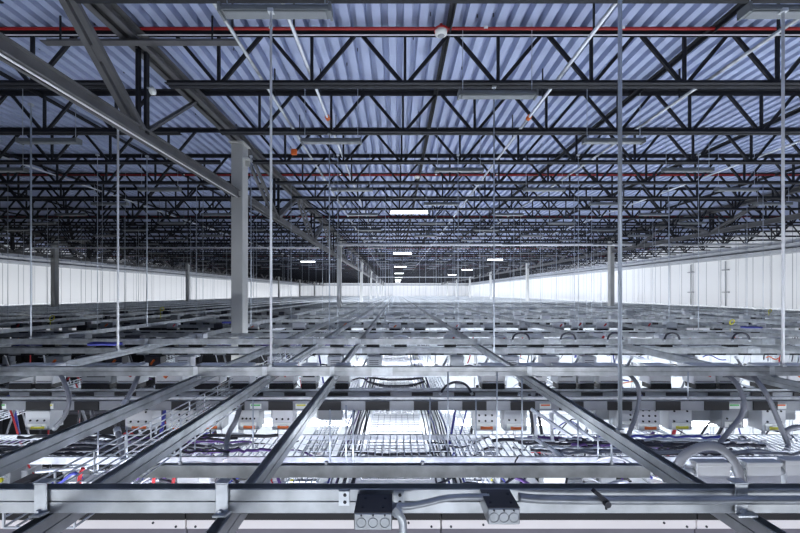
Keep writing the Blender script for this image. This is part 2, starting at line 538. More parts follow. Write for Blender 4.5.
for q in range(7):
    d = 12.1 + 12.6 * q
    lab = 'lit white strip light in mid roof, %s and largest of the glowing line' % ORD[q] if q == 0 else 'lit white strip light in mid roof, %s of the glowing line' % ORD[q]
    if lit0 is None:
        lit0 = make_fixture(True, True, 1.25); lit0.location = W(.42, d, HF); lit0['label'] = lab
        # its glass shows towards the viewer
        obj('side_lens', MB().lohi((-.58, -.074, -.015), (.58, -.062, .06)), 'litlens', lit0)
    else: dup(lit0, W(.42, d, HF), lab)
for (px, py, d, i) in ((495, 260, 29, 0), (467, 270, 42, 1), (452, 275, 54, 2), (308, 262, 31, 3)):
    n = dup(lit0, PX(px, py, d), ['lit strip light right of the glowing line, nearest of three', 'lit strip light right of the glowing line, second of three', 'lit strip light right of the glowing line, third of three', 'lit strip light between the large column and the glowing line'][i])

# long pale pipes hung across the hall
for (xa, xb, d, h, lab) in ((-3.36, XR - .6, 20.5, 2.62, 'long white pipe crossing the hall behind the large column'),
                            (-20.2, -3.5, 20.9, 2.50, 'thin white pipe crossing the hall left of the large column'),
                            (-3.3, 12.5, 61.0, 2.55, 'distant thin white pipe crossing the hall')):
    t = thing('cross_pipe', W(0, d, h), lab, 'pipe')
    obj('pipe', MB().tube([(xa, 0, 0), (xb, 0, 0)], .065 if d < 20.7 else .04, 8), 'white', t, smooth=True)
    for q in range(int(xa) + 1, int(xb), 3):
        obj('clamp', MB().box((q, 0, .05), (.05, .12, .1)), 'galv', t)

# ------------------------------------------------------------------ strut grid
G0 = .664                        # top of the cross struts below the eye
SH = .0826
SP = [(-.015, 0), (-.015, .03), (.015, .03), (.015, 0), (.0187, 0), (.0207, .002), (.0207, .0385), (.0155, .0395), (.0155, .0432), (.0207, .0442), (.0207, .0806), (.0187, SH),
      (.0165, SH), (.0165, .050), (-.0165, .050), (-.0165, SH), (-.0187, SH), (-.0207, .0806), (-.0207, .0442), (-.0155, .0432), (-.0155, .0395), (-.0207, .0385), (-.0207, .002), (-.0187, 0)]
RAILX = [-25.2, -23, -20.9, -18.6, -16.4, -14.2, -12, -9.9, -8.1, -6.1, -3.62, -1.80, -1.18, -.575, 1.2, 3.38, 5.6, 7.8, 10, 12.3, 14.4, 16.6, 18.8]
RNAME = {-.575: 'long strut rail under the grid, first left of the middle', -1.18: 'long strut rail under the grid, second left of the middle', -1.80: 'long strut rail under the grid, third left of the middle',
         -3.62: 'long strut rail under the grid, fourth left of the middle', -6.1: 'long strut rail under the grid, fifth left of the middle', 1.2: 'long strut rail under the grid, first right of the middle',
         3.38: 'long strut rail under the grid, second right of the middle', 5.6: 'long strut rail under the grid, third right of the middle'}
for x in RAILX:
    d0 = .25 if abs(x) < 4 else max(.8, abs(x) / 1.4)
    lab = RNAME.get(x, 'long strut rail in the outer part of the grid')
    o = obj('strut_rail', MB().prism(SP, W(x, d0, -G0 - 2 * SH), W(x, DF - 1, -G0 - 2 * SH)), 'galv')
    tag(o, lab, 'strut rail', None if x in RNAME else 'outer strut rails'); o['kind'] = 'thing'

def clamp_mesh():
    m = MB()
    m.lohi((-.02, -.027, -SH * 2 * .55), (.02, -.0215, .004)); m.lohi((-.02, .0215, -SH * 2 * .55), (.02, .027, .004))
    m.lohi((-.02, -.027, .001), (.02, .027, .006))
    m.lohi((.018, -.035, -SH * 1.3), (.05, -.0215, -SH * .96))
    m.tube([(.035, -.045, -SH * 1.13), (.035, -.03, -SH * 1.13)], .009, 6)
    return m.mesh('rail_clamp', 'galv2')
CM = clamp_mesh()
# three rows lie on top of the rails, all the others carry them from below
top_rows = [1.30, 3.42, 5.50]
low_rows = [5.72 + 2.08 * k for k in range(49)]
rows = sorted([(d, 0) for d in top_rows] + [(d, 1) for d in low_rows if d < DF - 2])
for i, (d, low) in enumerate(rows):
    x1 = min(XR - .3, 1.25 * d + 1.2); x0 = max(XL + .3, -1.25 * d - 1.2)
    if not low: lab, g = 'galvanized cross strut lying over the long rails, %s row from the viewer' % ORD[i], None
    elif i < 8: lab, g = 'galvanized cross strut under the long rails, %s such row from the viewer' % ORD[i - 3], None
    else: lab, g = 'galvanized cross strut in the far part of the grid', 'far cross struts'
    t = thing('cross_strut', W(0, d, -G0 - SH - 2 * SH * low), lab, 'strut', g)
    obj('channel', MB().prism(SP, (x0, 0, 0), (x1, 0, 0)), 'galv', t)
    if not low:
        for x in RAILX:
            if i == 0 and x in (-1.18, -.575, 1.2): continue
            if x0 < x < x1:
                c = obj('rail_clamp', CM, None, t); c.location = (x, 0, SH)
    if i == 1:
        obj('splice_plate', MB().lohi((-.22, -.026, 0.004), (-.03, -.0205, SH - .004)), 'galv2', t, label='flat bluish splice plate')
    if 1 < i < 7:
        for x in (-7.2, -4.1, -.6, 2.3, 5.4):
            obj('splice_plate', MB().lohi((x - .09, -.026, .004), (x + .09, -.0205, SH - .004)), 'galv2', t)
# short trapeze strut below the first two rows
t = thing('trapeze_strut', W(0, 2.28, -1.105), 'short plain strut hung low between the first two cross struts', 'strut')
obj('channel', MB().prism([(-.011, .0), (-.0207, .0), (-.0207, .072), (-.012, .072), (-.012, .05), (.012, .05), (.012, .072), (.0207, .072), (.0207, .0), (.011, .0)], (-1.56, 0, 0), (1.52, 0, 0)), 'galv', t)
for x in (-1.3, -.42, .16, 1.3):
    obj('hanger_nut', MB().tube([(x, 0, .05), (x, 0, .09)], .012, 6), 'galv2', t)
for x in (-1.3, 1.3):
    obj('hanger', MB().tube([(x, 0, .07), (x, 0, .075 + 1.105 - G0 - 2 * SH)], .006, 6), 'rod', t)

# hanger rods from the roof to the grid
def rod(x, d, htop, hbot, r, lab, g=None, mt='rod'):
    t = thing('hanger_rod', W(x, d, hbot), lab, 'rod', g)
    obj('rod', MB().tube([(0, 0, 0), (0, 0, htop - hbot)], r, 8), mt, t, smooth=True)
    if 'heavy girder' in lab:
        obj('bracket', MB().lohi((-.03, -.03, htop - hbot - .05), (.16, .03, htop - hbot - .035)), 'galv2', t)
    if d < 8:
        obj('nut', MB().tube([(0, 0, .0), (0, 0, .02)], r * 2.2, 6), 'galv2', t)
        obj('clip', MB().box((0, 0, htop - hbot - .01), (.05, .05, .03)), 'galv2', t)
rod((620 - VX) * 2.02 / F, 2.02, HB, -G0 - SH, .0105, 'thick pale rod right of the middle, hanging from beyond the top edge')
rod((271 - VX) * 3.42 / F, 3.42, HF, -G0, .0115, 'bright rod hanging just right of the large pale column', None, 'white')
rod((783 - VX) * 3.42 / F, 3.42, HF, -G0, .0115, 'bright rod hanging close to the right edge', None, 'white')
rod((118 - VX) * 4.9 / F, 4.9, 2.19, -G0 - SH, .0125, 'bright rod hanging from the heavy girder left of the large column', None, 'white')
rod((494 - VX) * 5.04 / F, 5.04, HB, -1.35, .0095, 'thin rod hanging right of the middle down among the cable trays')
rod((329 - VX) * 6.5 / F, 6.54, HB, -G0, .010, 'thin rod hanging right of the large column, before the second column')
rod((31 - VX) * 5.5 / F, 5.5, 2.75, -G0, .0105, 'thin pale rod hanging close to the left edge')
rod((147 - VX) * 7.58 / F, 7.58, 2.75, -G0, .010, 'thin rod hanging left of the large column, in the second row of rods')
rod((251 - VX) * 7.58 / F, 7.58, 2.75, -G0, .009, 'thin rod hanging just behind the large pale column')
nr = 0
for k in range(2, 17):
    d = 3.42 + 2.08 * k + .03
    for j in range(-9, 9):
        x = -1.17 + 2.42 * j + (0.9 if k % 2 else 0)
        if abs(x) > 1.1 * d or x < XL + 1 or x > XR - 1 or any(abs(x - c) < .5 for c in COLX): continue
        if d > 22 and j % 2: continue
        s = 'left of the large column' if x < -3.39 else 'in the bay right of the large column'
        rod(x, d, HB + .03, -G0 - SH, .006, 'thin hanger rod among the further rods, %s' % s, 'further hanger rods %s' % s)
        nr += 1
# short droppers from the grid down to the trays and busway
for i, (px, d, yb, ya) in enumerate(((346, 2.75, 468, 405), (353, 2.75, 468, 409), (430, 2.95, 460, 398), (448, 2.95, 462, 372), (476, 3.0, 455, 400), (497, 2.9, 456, 372), (522, 3.0, 460, 378), (578, 3.0, 462, 420), (598, 2.9, 463, 430), (688, 3.3, 400, 372), (253, 3.0, 455, 400), (195, 3.0, 460, 440), (330, 2.85, 462, 410), (98, 2.7, 470, 428), (127, 2.8, 462, 428))):
    a = PX(px, yb, d); b = PX(px, ya, d)
    o = obj('dropper_rod', MB().tube([a, b], .006, 6), 'rod', smooth=True)
    tag(o, 'short thin dropper rod among the cable trays, %s counted across' % ORD[sorted([346, 353, 430, 448, 476, 497, 522, 578, 598, 688, 253, 195, 330, 98, 127]).index(px)], 'rod')

# ------------------------------------------------------------------ busways
BH = 1.005                       # centre of busway below the eye
cover_m = MB().box((0, -.032, 0), (.215, .012, .078)).mesh('cover', 'black')
def make_busway(d, x0, x1, lab, g, covers, detailed, hc, labels=()):
    t = thing('busway', W(0, d, hc), lab, 'busway', g)
    m = MB().lohi((x0, -.028, -.043), (x1, .028, .043))
    obj('housing', m, 'bus', t, .004)
    m = MB().lohi((x0, -.02, .052), (x1, .02, .072))
    obj('top_rail', m, 'galv2', t)
    if covers:
        n0 = math.ceil((x0 + .2 + .165) / .4317); k = n0
        big = MB(); cnt = 0
        while -.165 + .4317 * k < x1 - .15:
            xx = -.165 + .4317 * k
            if cnt < 95 and detailed:
                c = obj('cover', cover_m, None, t); c.location = (xx, 0, 0)
            else: big.box((xx, -.032, 0), (.215, .012, .078))
            k += 1; cnt += 1
        if big.v:
            o = obj('cover', big, 'black', t); o['kind'] = 'stuff'
    for (x, mt) in labels:
        lb = obj('label_plate', MB().box((x, -.030, -.004), (.10, .006, .045)), 'labelw', t, label='pale printed label')
        obj('print', MB().box((x, -.034, .006), (.08, .004, .012)), mt, lb)
    return t
for k in range(10):
    d = 3.4 + 3.0 * k
    x1 = min(XR - 1, 1.2 * d + 1); x0 = max(XL + 3, -1.2 * d - 1)
    nm = ORD[k] if k < 5 else None
    for q in range(2):
        dd = d + .48 * q
        if nm: lab, g = 'grey busway with black covers, %s row, %s run' % (nm, ('front' if q == 0 else 'rear')), None
        else: lab, g = 'grey busway in the far rows', 'far busways'
        lb = ()
        if k == 0 and q == 0:
            lb = [((px - VX) * 3.4 / F, m_) for px, m_ in ((4, 'green'), (51, 'yellow'), (257, 'green'), (302, 'yellow'), (544, 'orange'), (731, 'green'), (777, 'orange'))]
        make_busway(dd, x0, x1, lab, g, k < 7, k < 4, -BH if q == 0 else -BH - .045, lb)

# ------------------------------------------------------------------ tap-off boxes under and over the busways
dot_m = MB().tube([(0, -.004, 0), (0, .004, 0)], .009, 8).mesh('socket', 'black')
def tap_hanging(px0, px1, d, top, bot, lab, front='box', accent='orange', dots=(3, 3), accent_h=.045):
    x0, x1 = (px0 - VX) * d / F, (px1 - VX) * d / F
    w = x1 - x0; h = top - bot
    t = thing('tap_off_box', W((x0 + x1) / 2, d, bot), lab, 'electrical box')
    obj('body', MB().lohi((-w / 2, 0, 0), (w / 2, .14, h)), front, t, .004)
    obj('label_plate', MB().lohi((-w * .38, -.006, h * .06), (w * .38, 0, h * .34)), 'labelw', t)
    l2 = obj('switch', MB().lohi((-w * .22, -.014, h * .08), (w * .30, -.006, h * .2)), accent, t, label='%s switch cover' % accent)
    obj('lock', MB().lohi((-w * .10, -.012, h * .2), (w * .20, -.006, h * .26)), 'labelw', t)
    nx, ny = dots
    for i in range(nx):
        for j in range(ny):
            o = obj('socket', dot_m, None, t)
            o.location = (-w * .28 + (w * .56) * (i / max(1, nx - 1)), -.002, h * .9 - (h * .48) * (j / max(1, ny - 1)) if ny > 1 else h * .5)
    if ny == 1 or True:
        obj('neck', MB().lohi((-w * .4, .02, h), (w * .4, .12, -BH - .048 - bot + .006)), 'grey', t)
    return t
bx = [(166, 193, 406, 431, 'white', 'orange', (3, 3)), (199, 222, 408, 430, 'box', 'orange', (3, 3)), (238, 259, 407, 430, 'box', 'orange', (4, 1)), (272, 293, 408, 430, 'white', 'orange', (3, 1)),
      (474, 497, 407, 431, 'white', 'orange', (3, 3)), (504, 527, 409, 431, 'box', 'orange', (3, 1)), (617, 634, 408, 428, 'box', 'grey', (2, 3)), (638, 660, 408, 431, 'white', 'orange', (3, 3)),
      (25, 50, 411, 430, 'box', 'yellow', (3, 1)), (125, 152, 410, 430, 'white', 'orange', (3, 2)), (669, 692, 409, 430, 'box', 'yellow', (2, 2)), (762, 786, 409, 431, 'box', 'yellow', (2, 2)), (722, 744, 409, 428, 'grey', 'grey', (2, 1))]
for i, (a, b, y0, y1, f, ac, dt) in enumerate(bx):
    d = 3.42
    lab = '%s box hanging under the front busway with %s switch, %s counted across' % ('white' if f == 'white' else 'grey', ac, ORD[sorted(q[0] for q in bx).index(a)])
    tap_hanging(a, b, d, -(y0 - VY) * d / F, -(y1 - VY) * d / F, lab, f, ac, dt)
# plain grey blanks behind the front busway
for i, (a, b, y1) in enumerate(((24, 53, 411), (505, 527, 420), (595, 619, 420), (688, 712, 421), (730, 752, 419), (766, 796, 420), (237, 260, 419), (271, 294, 418), (318, 342, 420))):
    d = 3.55
    x0, x1 = (a - VX) * d / F, (b - VX) * d / F
    t = thing('junction_cover', W((x0 + x1) / 2, d, -(y1 - VY) * d / F), 'plain grey cover box hanging behind the front busway, %s counted across' % ORD[sorted((24, 505, 595, 688, 730, 766, 237, 271, 318)).index(a)], 'electrical box')
    h = (y1 - 400) * d / F; w = x1 - x0
    obj('body', MB().lohi((-w / 2, 0, 0), (w / 2, .10, h)), 'grey', t, .005)
    obj('flange', MB().lohi((-w / 2 - .012, -.006, h - .02), (w / 2 + .012, .11, h)), 'grey', t)

def tap_standing(x, d, h0, w, h, f, mark, lab, g=None, parts=True):
    t = thing('plug_in_unit', W(x, d, h0), lab, 'electrical box', g)
    obj('body', MB().lohi((-w / 2, 0, .05), (w / 2, .16, h)), f, t, .005)
    obj('base', MB().lohi((-w / 2 + .01, -.012, 0), (w / 2 - .01, .13, .055)), 'black', t, label='black plug base')
    if parts:
        obj('door_seam', MB().lohi((-w * .42, -.003, .075), (w * .42, .001, .08)), 'mark', t)
        if mark == 'red': obj('handle', MB().bar((w * .12, -.012, h * .55), (w * .3, -.012, h * .85), .02, .03), 'cablered', t, label='red handle')
        if mark == 'orange': obj('handle', MB().bar((-w * .1, -.012, h * .5), (w * .12, -.012, h * .8), .02, .03), 'orange', t, label='orange handle')
        if mark == 'window':
            o = obj('window', MB().lohi((-w * .36, -.006, h * .5), (w * .36, .0, h * .85)), 'mark', t, label='dark framed window')
            obj('display', MB().lohi((-w * .28, -.009, h * .56), (w * .28, -.006, h * .79)), 'labelw', o)
        if mark == 'vent':
            for q in range(3): obj('slot', MB().lohi((-w * .3, -.004, h * (.5 + .12 * q)), (w * .3, .001, h * (.53 + .12 * q))), 'mark', t)
    return t
st = [(14, 38, 'box', 'red'), (40, 57, 'white', ''), (85, 115, 'grey', 'vent'), (120, 142, 'box', 'red'), (158, 184, 'white', 'orange'), (197, 222, 'white', ''), (232, 252, 'white', ''), (270, 296, 'white', 'red'), (302, 318, 'white', 'window'), (335, 350, 'box', ''),
      (480, 504, 'white', ''), (555, 574, 'box', 'vent'), (576, 592, 'box', ''), (596, 620, 'white', ''), (646, 668, 'white', ''), (690, 712, 'white', 'red'), (714, 736, 'box', 'vent'), (756, 782, 'white', ''), (784, 808, 'white', 'orange'), (520, 545, 'white', 'vent')]
sx = sorted(q[0] for q in st)
for a, b, f, mk in st:
    d = 3.9
    x0, x1 = (a - VX) * d / F, (b - VX) * d / F
    tap_standing((x0 + x1) / 2, d - .05, -BH + .028, x1 - x0, .24, f, mk, '%s plug-in unit standing on the rear busway of the first row, %s counted across' % ({'box': 'pale grey', 'white': 'white', 'grey': 'dark grey'}[f], ORD[sx.index(a)]))
for k in range(1, 6):
    d = 3.4 + 3 * k
    x = -1.12 * d; lim = min(1.12 * d, XR - 2)
    while x < lim:
        x += random.choice([.5, .65, .9, 1.2])
        if x < -12: continue
        w = random.uniform(.2, .34)
        f = random.choice(['white', 'white', 'white', 'box', 'grey']) if x > -4 else random.choice(['dark', 'dark', 'grey', 'box', 'dark'])
        row = ORD[k]
        tap_standing(x, d + .43, -BH + .028, w, random.uniform(.14, .24), f, random.choice(['', '', 'red', 'orange', 'vent']), 'electrical plug-in unit standing on the busways of the %s row' % row, 'plug-in units of the %s row' % row, k < 3)
        if k < 4 and random.random() < .6:
            tap_standing(x + .05, d - .08, -BH - .32, w, .26, f, random.choice(['', 'orange', 'vent']), 'electrical unit hanging below the busways of the %s row' % row, 'hanging units of the %s row' % row, k < 3)

# ------------------------------------------------------------------ server cabinets and floor level
RT = 1.86
def cab(w, mt, dp=1.1):
    t = thing('server_cabinet', (0, 0, 0), 'x', 'cabinet')
    obj('body', MB().lohi((-w / 2, 0, 0), (w / 2, dp, ZC - RT)), mt, t, .01)
    obj('door', MB().lohi((-w / 2 + .02, -.02, .06), (w / 2 - .02, 0, ZC - RT - .05)), 'box' if mt == 'white' else 'black', t)
    obj('cable_opening', MB().lohi((-w * .25, dp * .7, ZC - RT), (w * .25, dp * .85, ZC - RT + .012)), 'black', t)
    return t
cw = cab(.6, 'white'); cd = cab(.6, 'dark')
first = {0: True, 1: True}
for k in range(0, 8):
    d = 2.95 + 3 * k
    lim = 1.1 * (d + 1) + .3
    n = -int(lim / .62) - 1
    for i in range(n, -n + 1):
        x = .31 + .62 * i
        if -.5 < x < .5 or x > XR - 1 or x < -14 or x > 16: continue
        dark = x < -3.3
        s = 1 if dark else 0
        src = cd if dark else cw
        lab = ('dark' if dark else 'white') + ' server cabinet in the %s cabinet row below the grid' % ORD[k]
        g = ('dark' if dark else 'white') + ' server cabinets of the %s row' % ORD[k]
        if first[s]:
            src.location = W(x, d, -ZC); src['label'] = lab; src['group'] = g; first[s] = False
        else: dup(src, W(x, d, -ZC), lab, g)
# white panels added to imitate the bright glow in the middle aisle
pm = MB().lohi((-.46, 0, 0), (.46, .86, .03)).mesh('panel', 'white')
fm = MB().lohi((-.47, .84, -.03), (.47, .93, .012)).mesh('joint_bar', 'box')
rp0 = None
for i in range(30):
    if rp0 is None:
        rp0 = thing('aisle_glow_panel', W(0, 2.92, -1.84), 'white panel added for the bright glow of the middle aisle, under the wide wire tray', 'panel', 'glow panels of the middle aisle')
        obj('panel', pm, None, rp0); obj('joint_bar', fm, None, rp0)
    else: dup(rp0, W(0, 2.92 + .94 * i, -1.84))
t = thing('roof_channel', W(-3.2, 4.77, 3.15), 'long grey channel hung just below the nearest red pipe behind the girder', 'channel')
obj('channel', MB().prism([(-.05, 0), (.05, 0), (.05, .012), (-.04, .012), (-.04, .09), (-.05, .09)], (-1.25, 0, 0), (1.2, 0, 0)), 'girder', t)
for x in (-1, .9): obj('hanger', MB().lohi((x - .01, -.045, .01), (x + .01, -.035, .32)), 'joist', t)
# white containment panels at the bottom edge
px0 = -3.79
for i in range(6):
    x0 = px0 + 1.343 * i
    t = thing('containment_panel', W(x0 + .67, 2.0, -ZC), 'white topped containment panel below the nearest strut, %s counted across' % ORD[i], 'panel')
    hb = ZC - 1.188
    obj('body', MB().lohi((-.668, 0, 0), (.668, .30, hb - .053)), 'mauve', t)
    obj('fascia', MB().lohi((-.668, -.012, hb - .053), (.668, .30, hb - .004)), 'fascia', t, .002)
    obj('black_strip', MB().lohi((-.668, -.016, hb - .004), (.668, .30, hb + .03)), 'black', t)  # black strip along the top of the fascia
    for (x, z) in ((-.62, hb - .04), (.62, hb - .04), (-.45, hb - .03), (.5, hb - .02)):
        obj('screw', MB().tube([(x, -.016, z), (x, -.008, z)], .006, 8), 'mark', t)

# ------------------------------------------------------------------ wire basket trays
def basket_along(x0, x1, d0, d1, h, hs, lab, g, step=.1, r=.0035, n=4, side=.0, mt='wire'):
    t = thing('cable_tray', W((x0 + x1) / 2, d0, h), lab, 'cable tray', g)
    w = x1 - x0; L = d1 - d0
    m = MB()
    for i in range(n + 1):
        x = -w / 2 + w * i / n
        m.bar((x, 0, 0), (x, L, 0), r * 2, r * 2)
    y = 0
    while y <= L:
        m.bar((-w / 2, y, -r), (w / 2, y, -r), r * 2, r * 2)
        if side > 0:
            for s in (-1, 1): m.bar((s * w / 2, y, 0), (s * w / 2, y, side), r * 2, r * 2, (0, 1, 0))
        y += step
    o = obj('wire_mesh', m, mt, t)
    for s, nm in ((-1, 'side_rail'), (1, 'side_rail')):
        mm = MB()
        if side > 0:
            for q in range(1, 4): mm.bar((s * w / 2, 0, side * q / 3), (s * w / 2, L, side * q / 3), r * 2, r * 2)
        else: mm.bar((s * w / 2, 0, hs / 2), (s * w / 2, L, hs / 2), .008, hs)
        obj(nm, mm, 'wire', t)
    return t
basket_along(-.28, .28, 3.05, 30, -1.50, .03, 'wide wire basket tray running down the middle aisle', None, .075, .0035, 8, mt='flex')
basket_along(.55, .78, 2.45, 30, -1.50, .03, 'narrow wire ladder tray just right of the middle aisle', None, .07, .004, 5)
basket_along(-.86, -.62, 2.45, 30, -1.50, .03, 'narrow wire ladder tray just left of the middle aisle', None, .07, .004, 5)
basket_along(-1.66, -1.36, 1.6, 22, -.99, .03, 'raised wire basket with tall sides between two long rails', None, .24, .0035, 6, .12)
basket_along(-4.6, -4.2, 2.2, 26, -1.35, .03, 'wire tray running along beneath the dark cabinets side', None, .1, .0035, 5, .1)
basket_along(2.45, 2.75, 2.6, 26, -1.45, .03, 'wire tray running along under the right rails', None, .08, .004, 5)
basket_along(5.0, 5.4, 4.2, 26, -1.45, .03, 'wire tray running along far under the right rails', None, .1, .004, 5)
for k in range(5):
    d0 = 2.90 + 3 * k
    xlim = min(1.15 * d0 + .6, 14)
    x0 = -min(xlim, 9)
    t = thing('ladder_tray', W(0, d0, -1.27), 'wire ladder tray crossing the hall below the busway, %s row' % ORD[k], 'cable tray')
    obj('side_rail', MB().lohi((x0, -.01, -.04), (xlim, .01, .015)), 'galv2', t)
    obj('side_rail', MB().lohi((x0, .44, -.03), (xlim, .456, .015)), 'galv2', t)
    m = MB(); x = x0
    while x < xlim:
        m.bar((x, 0, 0), (x, .45, 0), .008, .008); x += .058 if k < 2 else .12
    for q in (.12, .25, .36): m.bar((x0, q, .006), (xlim, q, .006), .006, .006)
    obj('wire_mesh', m, 'wire', t)
# cables in the trays
def wob(p, q, n, a):
    p, q = Vector(p), Vector(q); out = []
    for i in range(n + 1):
        t = i / n
        v = p.lerp(q, t) + Vector((random.uniform(-a, a), 0, random.uniform(-a * .5, a * .5)))
        out.append(v)
    return out
for s, nm in ((-1, 'left'), (1, 'right')):
    for i in range(8):
        x = s * (.32 + .03 * i)
        o = obj('data_cable', MB().tube(wob(W(x, 2.5, -1.46), W(x, 20, -1.46), 40, .014), .0085, 6), random.choice(['cable', 'cable', 'cablepurple', 'cable', 'cableblue', 'flex']), smooth=True)
        tag(o, 'dark cable in the bundle running along the %s side of the middle aisle' % nm, 'cable', 'dark cables along the %s of the aisle' % nm)
for j, (d, sag) in enumerate(((3.02, .06), (3.35, .03), (6.0, .07), (6.3, .03), (9.1, .06))):
    for i in range(5):
        pts = []
        for q in range(15):
            u = q / 14; x = -.46 + .92 * u
            pts.append(W(x, d + .03 * i + .008 * math.sin(q), -1.40 - sag * 4 * u * (1 - u) * (1 + .12 * i) - .01 * i))
        o = obj('data_cable', MB().tube(pts, .010, 6), 'cable', smooth=True)
        tag(o, 'black cable sagging across the middle aisle, %s bundle away' % ORD[j], 'cable', 'sagging aisle cables, %s bundle' % ORD[j])
cnt = {'red': 0}
for i in range(230):
    k = random.choice([0, 0, 0, 0, 1, 1, 2])
    d = 2.5 + 3 * k + random.random() * 1.3
    x = random.uniform(-1.1, 1.1) * d
    if abs(x) < .5: continue
    h = -random.uniform(1.27, 1.6)
    c = random.choices(['cablered', 'cableblue', 'cablepurple', 'cable', 'wire', 'white', 'orange'], [2, 3, 3, 8, 5, 4, .5])[0]
    pts = []
    ax = random.uniform(.1, .35); ay = random.uniform(-.3, .3); ph = random.random() * 6
    for q in range(9):
        u = q / 8 - .5
        pts.append(W(x + ax * u * 2, d + ay * u * 2, h + .05 * math.sin(ph + q * .7) - .1 * u * u))
    o = obj('patch_cable', MB().tube(pts, random.choice([.006, .009, .013]), 6), c, smooth=True)
    cn = {'cablered': 'red', 'cableblue': 'blue', 'cablepurple': 'purple', 'cable': 'black', 'wire': 'pale', 'white': 'white', 'orange': 'orange'}[c]
    tag(o, 'short loose %s cable lying among the trays of the %s row' % (cn, ORD[k]), 'cable', 'loose %s cables of the %s row' % (cn, ORD[k]))
for k in range(3):
    d0 = 2.9 + 3 * k
    for s, nm in ((-1, 'left'), (1, 'right')):
        for i in [q % 9 for q in range(16)]:
            lim = 1.1 * d0 + .2; u = random.uniform(.75, lim * .6); v = random.uniform(u + .6, lim)
            a = W(s * u, d0 + .05 + .042 * i, -1.255 + .02 * random.random()); b = W(s * v, d0 + .05 + .042 * i, -1.255)
            c = random.choice(['cable', 'cable', 'cable', 'dark', 'cablepurple', 'cableblue', 'cable', 'flex', 'flex', 'dark', 'cable', 'dark', 'wire', 'white'])
            o = obj('power_cable', MB().tube(wob(a, b, 24, .022), random.choice([.008, .011, .014]), 6), c, smooth=True)
            tag(o, 'long cable lying in the crossing ladder tray of the %s row, %s of the aisle' % (ORD[k], nm), 'cable', 'cables in the ladder tray of the %s row, %s' % (ORD[k], nm))
# cable whips dropping from the busways to the cabinets
for i in range(130):
    k = random.choice([0, 0, 0, 1, 1, 2])
    d = 3.5 + 3 * k + random.random() * .9
    x = random.uniform(-1.08, 1.08) * d
    if abs(x) < .62: continue
    c = random.choices(['cable', 'white', 'flex', 'cableblue', 'cablered', 'wire', 'dark'], [5, 4, 4, 3, 1.5, 3, 3])[0]
    dx = random.uniform(-.35, .35); dd = random.uniform(-.1, .4)
    pts = [W(x + dx * (q / 8) ** 1.6, d + dd * q / 8, -1.02 - .82 * q / 8 + .06 * math.sin(q * .8)) for q in range(9)]
    o = obj('cable_whip', MB().tube(pts, random.choice([.008, .012, .016]), 7), c, smooth=True)
    cn = {'cable': 'black', 'white': 'white', 'flex': 'grey', 'cableblue': 'blue', 'cablered': 'red', 'wire': 'pale', 'dark': 'dark'}[c]
    tag(o, '%s cable whip dropping from the busways to the cabinets of the %s row' % (cn, ORD[k]), 'cable', '%s cable whips of the %s row' % (cn, ORD[k]))
# clutter: transceivers and small equipment on the cabinet tops
eq = {}
for i in range(150):
    k = random.choice([0, 0, 0, 1, 1, 2])
    d = 2.98 + 3 * k + random.random() * .9
    x = random.uniform(-1.1, 1.1) * (d + .4)
    if abs(x) < .6: continue
    w, h, dp = random.uniform(.08, .22), random.uniform(.08, .3), random.uniform(.1, .2)
    c = random.choice(['white', 'white', 'box', 'grey', 'white']) if x > -3 else random.choice(['dark', 'black', 'grey', 'black', 'box'])
    t = thing('cable_box', W(x, d, -RT), 'small equipment box on top of the %s cabinet row' % ORD[k], 'equipment box', 'small equipment boxes of the %s row' % ORD[k])
    obj('body', MB().lohi((-w / 2, 0, 0), (w / 2, dp, h)), c, t, .006)
    obj('lid', MB().lohi((-w / 2 - .004, -.004, h), (w / 2 + .004, dp + .004, h + .012)), c, t)
    if random.random() < .5: obj('cable_gland', MB().tube([(0, -.02, h * .6), (0, 0, h * .6)], .02, 8), random.choice(['black', 'cablered', 'orange', 'yellow']), t)

# diagonal braces right of the middle
for i, (a, b) in enumerate((((531, 409, 3.2), (572, 437, 2.95)), ((553, 411, 3.2), (594, 440, 2.95)), ((533, 437, 3.1), (565, 458, 2.9)), ((535, 413, 3.2), (536, 440, 3.2)), ((551, 413, 3.2), (552, 440, 3.2)))):
    o = obj('tray_brace', MB().bar(PX(*a), PX(*b), .022, .022), 'wire')
    tag(o, '%s brace of the tray stand right of the middle, %s' % (('slanting' if i < 3 else 'upright'), ORD[i]), 'brace')

# ------------------------------------------------------------------ flexible conduits
def catm(P, n=8):
    P = [Vector(p) for p in P]; out = []
    Q = [P[0]] + P + [P[-1]]
    for i in range(1, len(Q) - 2):
        for j in range(n):
            t = j / n
            a, b, c, d = Q[i - 1], Q[i], Q[i + 1], Q[i + 2]
            out.append(.5 * ((2 * b) + (c - a) * t + (2 * a - 5 * b + 4 * c - d) * t * t + (3 * b - a - 3 * c + d) * t ** 3))
    out.append(P[-1]); return out
def flex(pts, r, lab, mt='flex', g=None, ribbed=True):
    p = catm([PX(*q) for q in pts], 14 if ribbed else 7)
    t = thing('flexible_conduit', p[0], lab, 'conduit', g)
    p = [q - p[0] for q in p]
    rr = [r * (1.07 if i % 2 else .95) for i in range(len(p))] if ribbed else r
    obj('hose', MB().tube(p, rr, 10), mt, t, smooth=True)
    for e, f in ((p[0], p[1]), (p[-1], p[-2])):
        dv = (f - e).normalized()
        obj('fitting', MB().tube([e - dv * r * .6, e + dv * r * 1.6], r * 1.25, 10), 'galv2', t)
flex([(676, 470, 2.45), (684, 456, 2.42), (700, 447, 2.4), (717, 447, 2.4), (731, 458, 2.4), (739, 474, 2.4), (741, 490, 2.4)], .0265, 'thick grey conduit arching over two grey boxes behind the nearest strut')
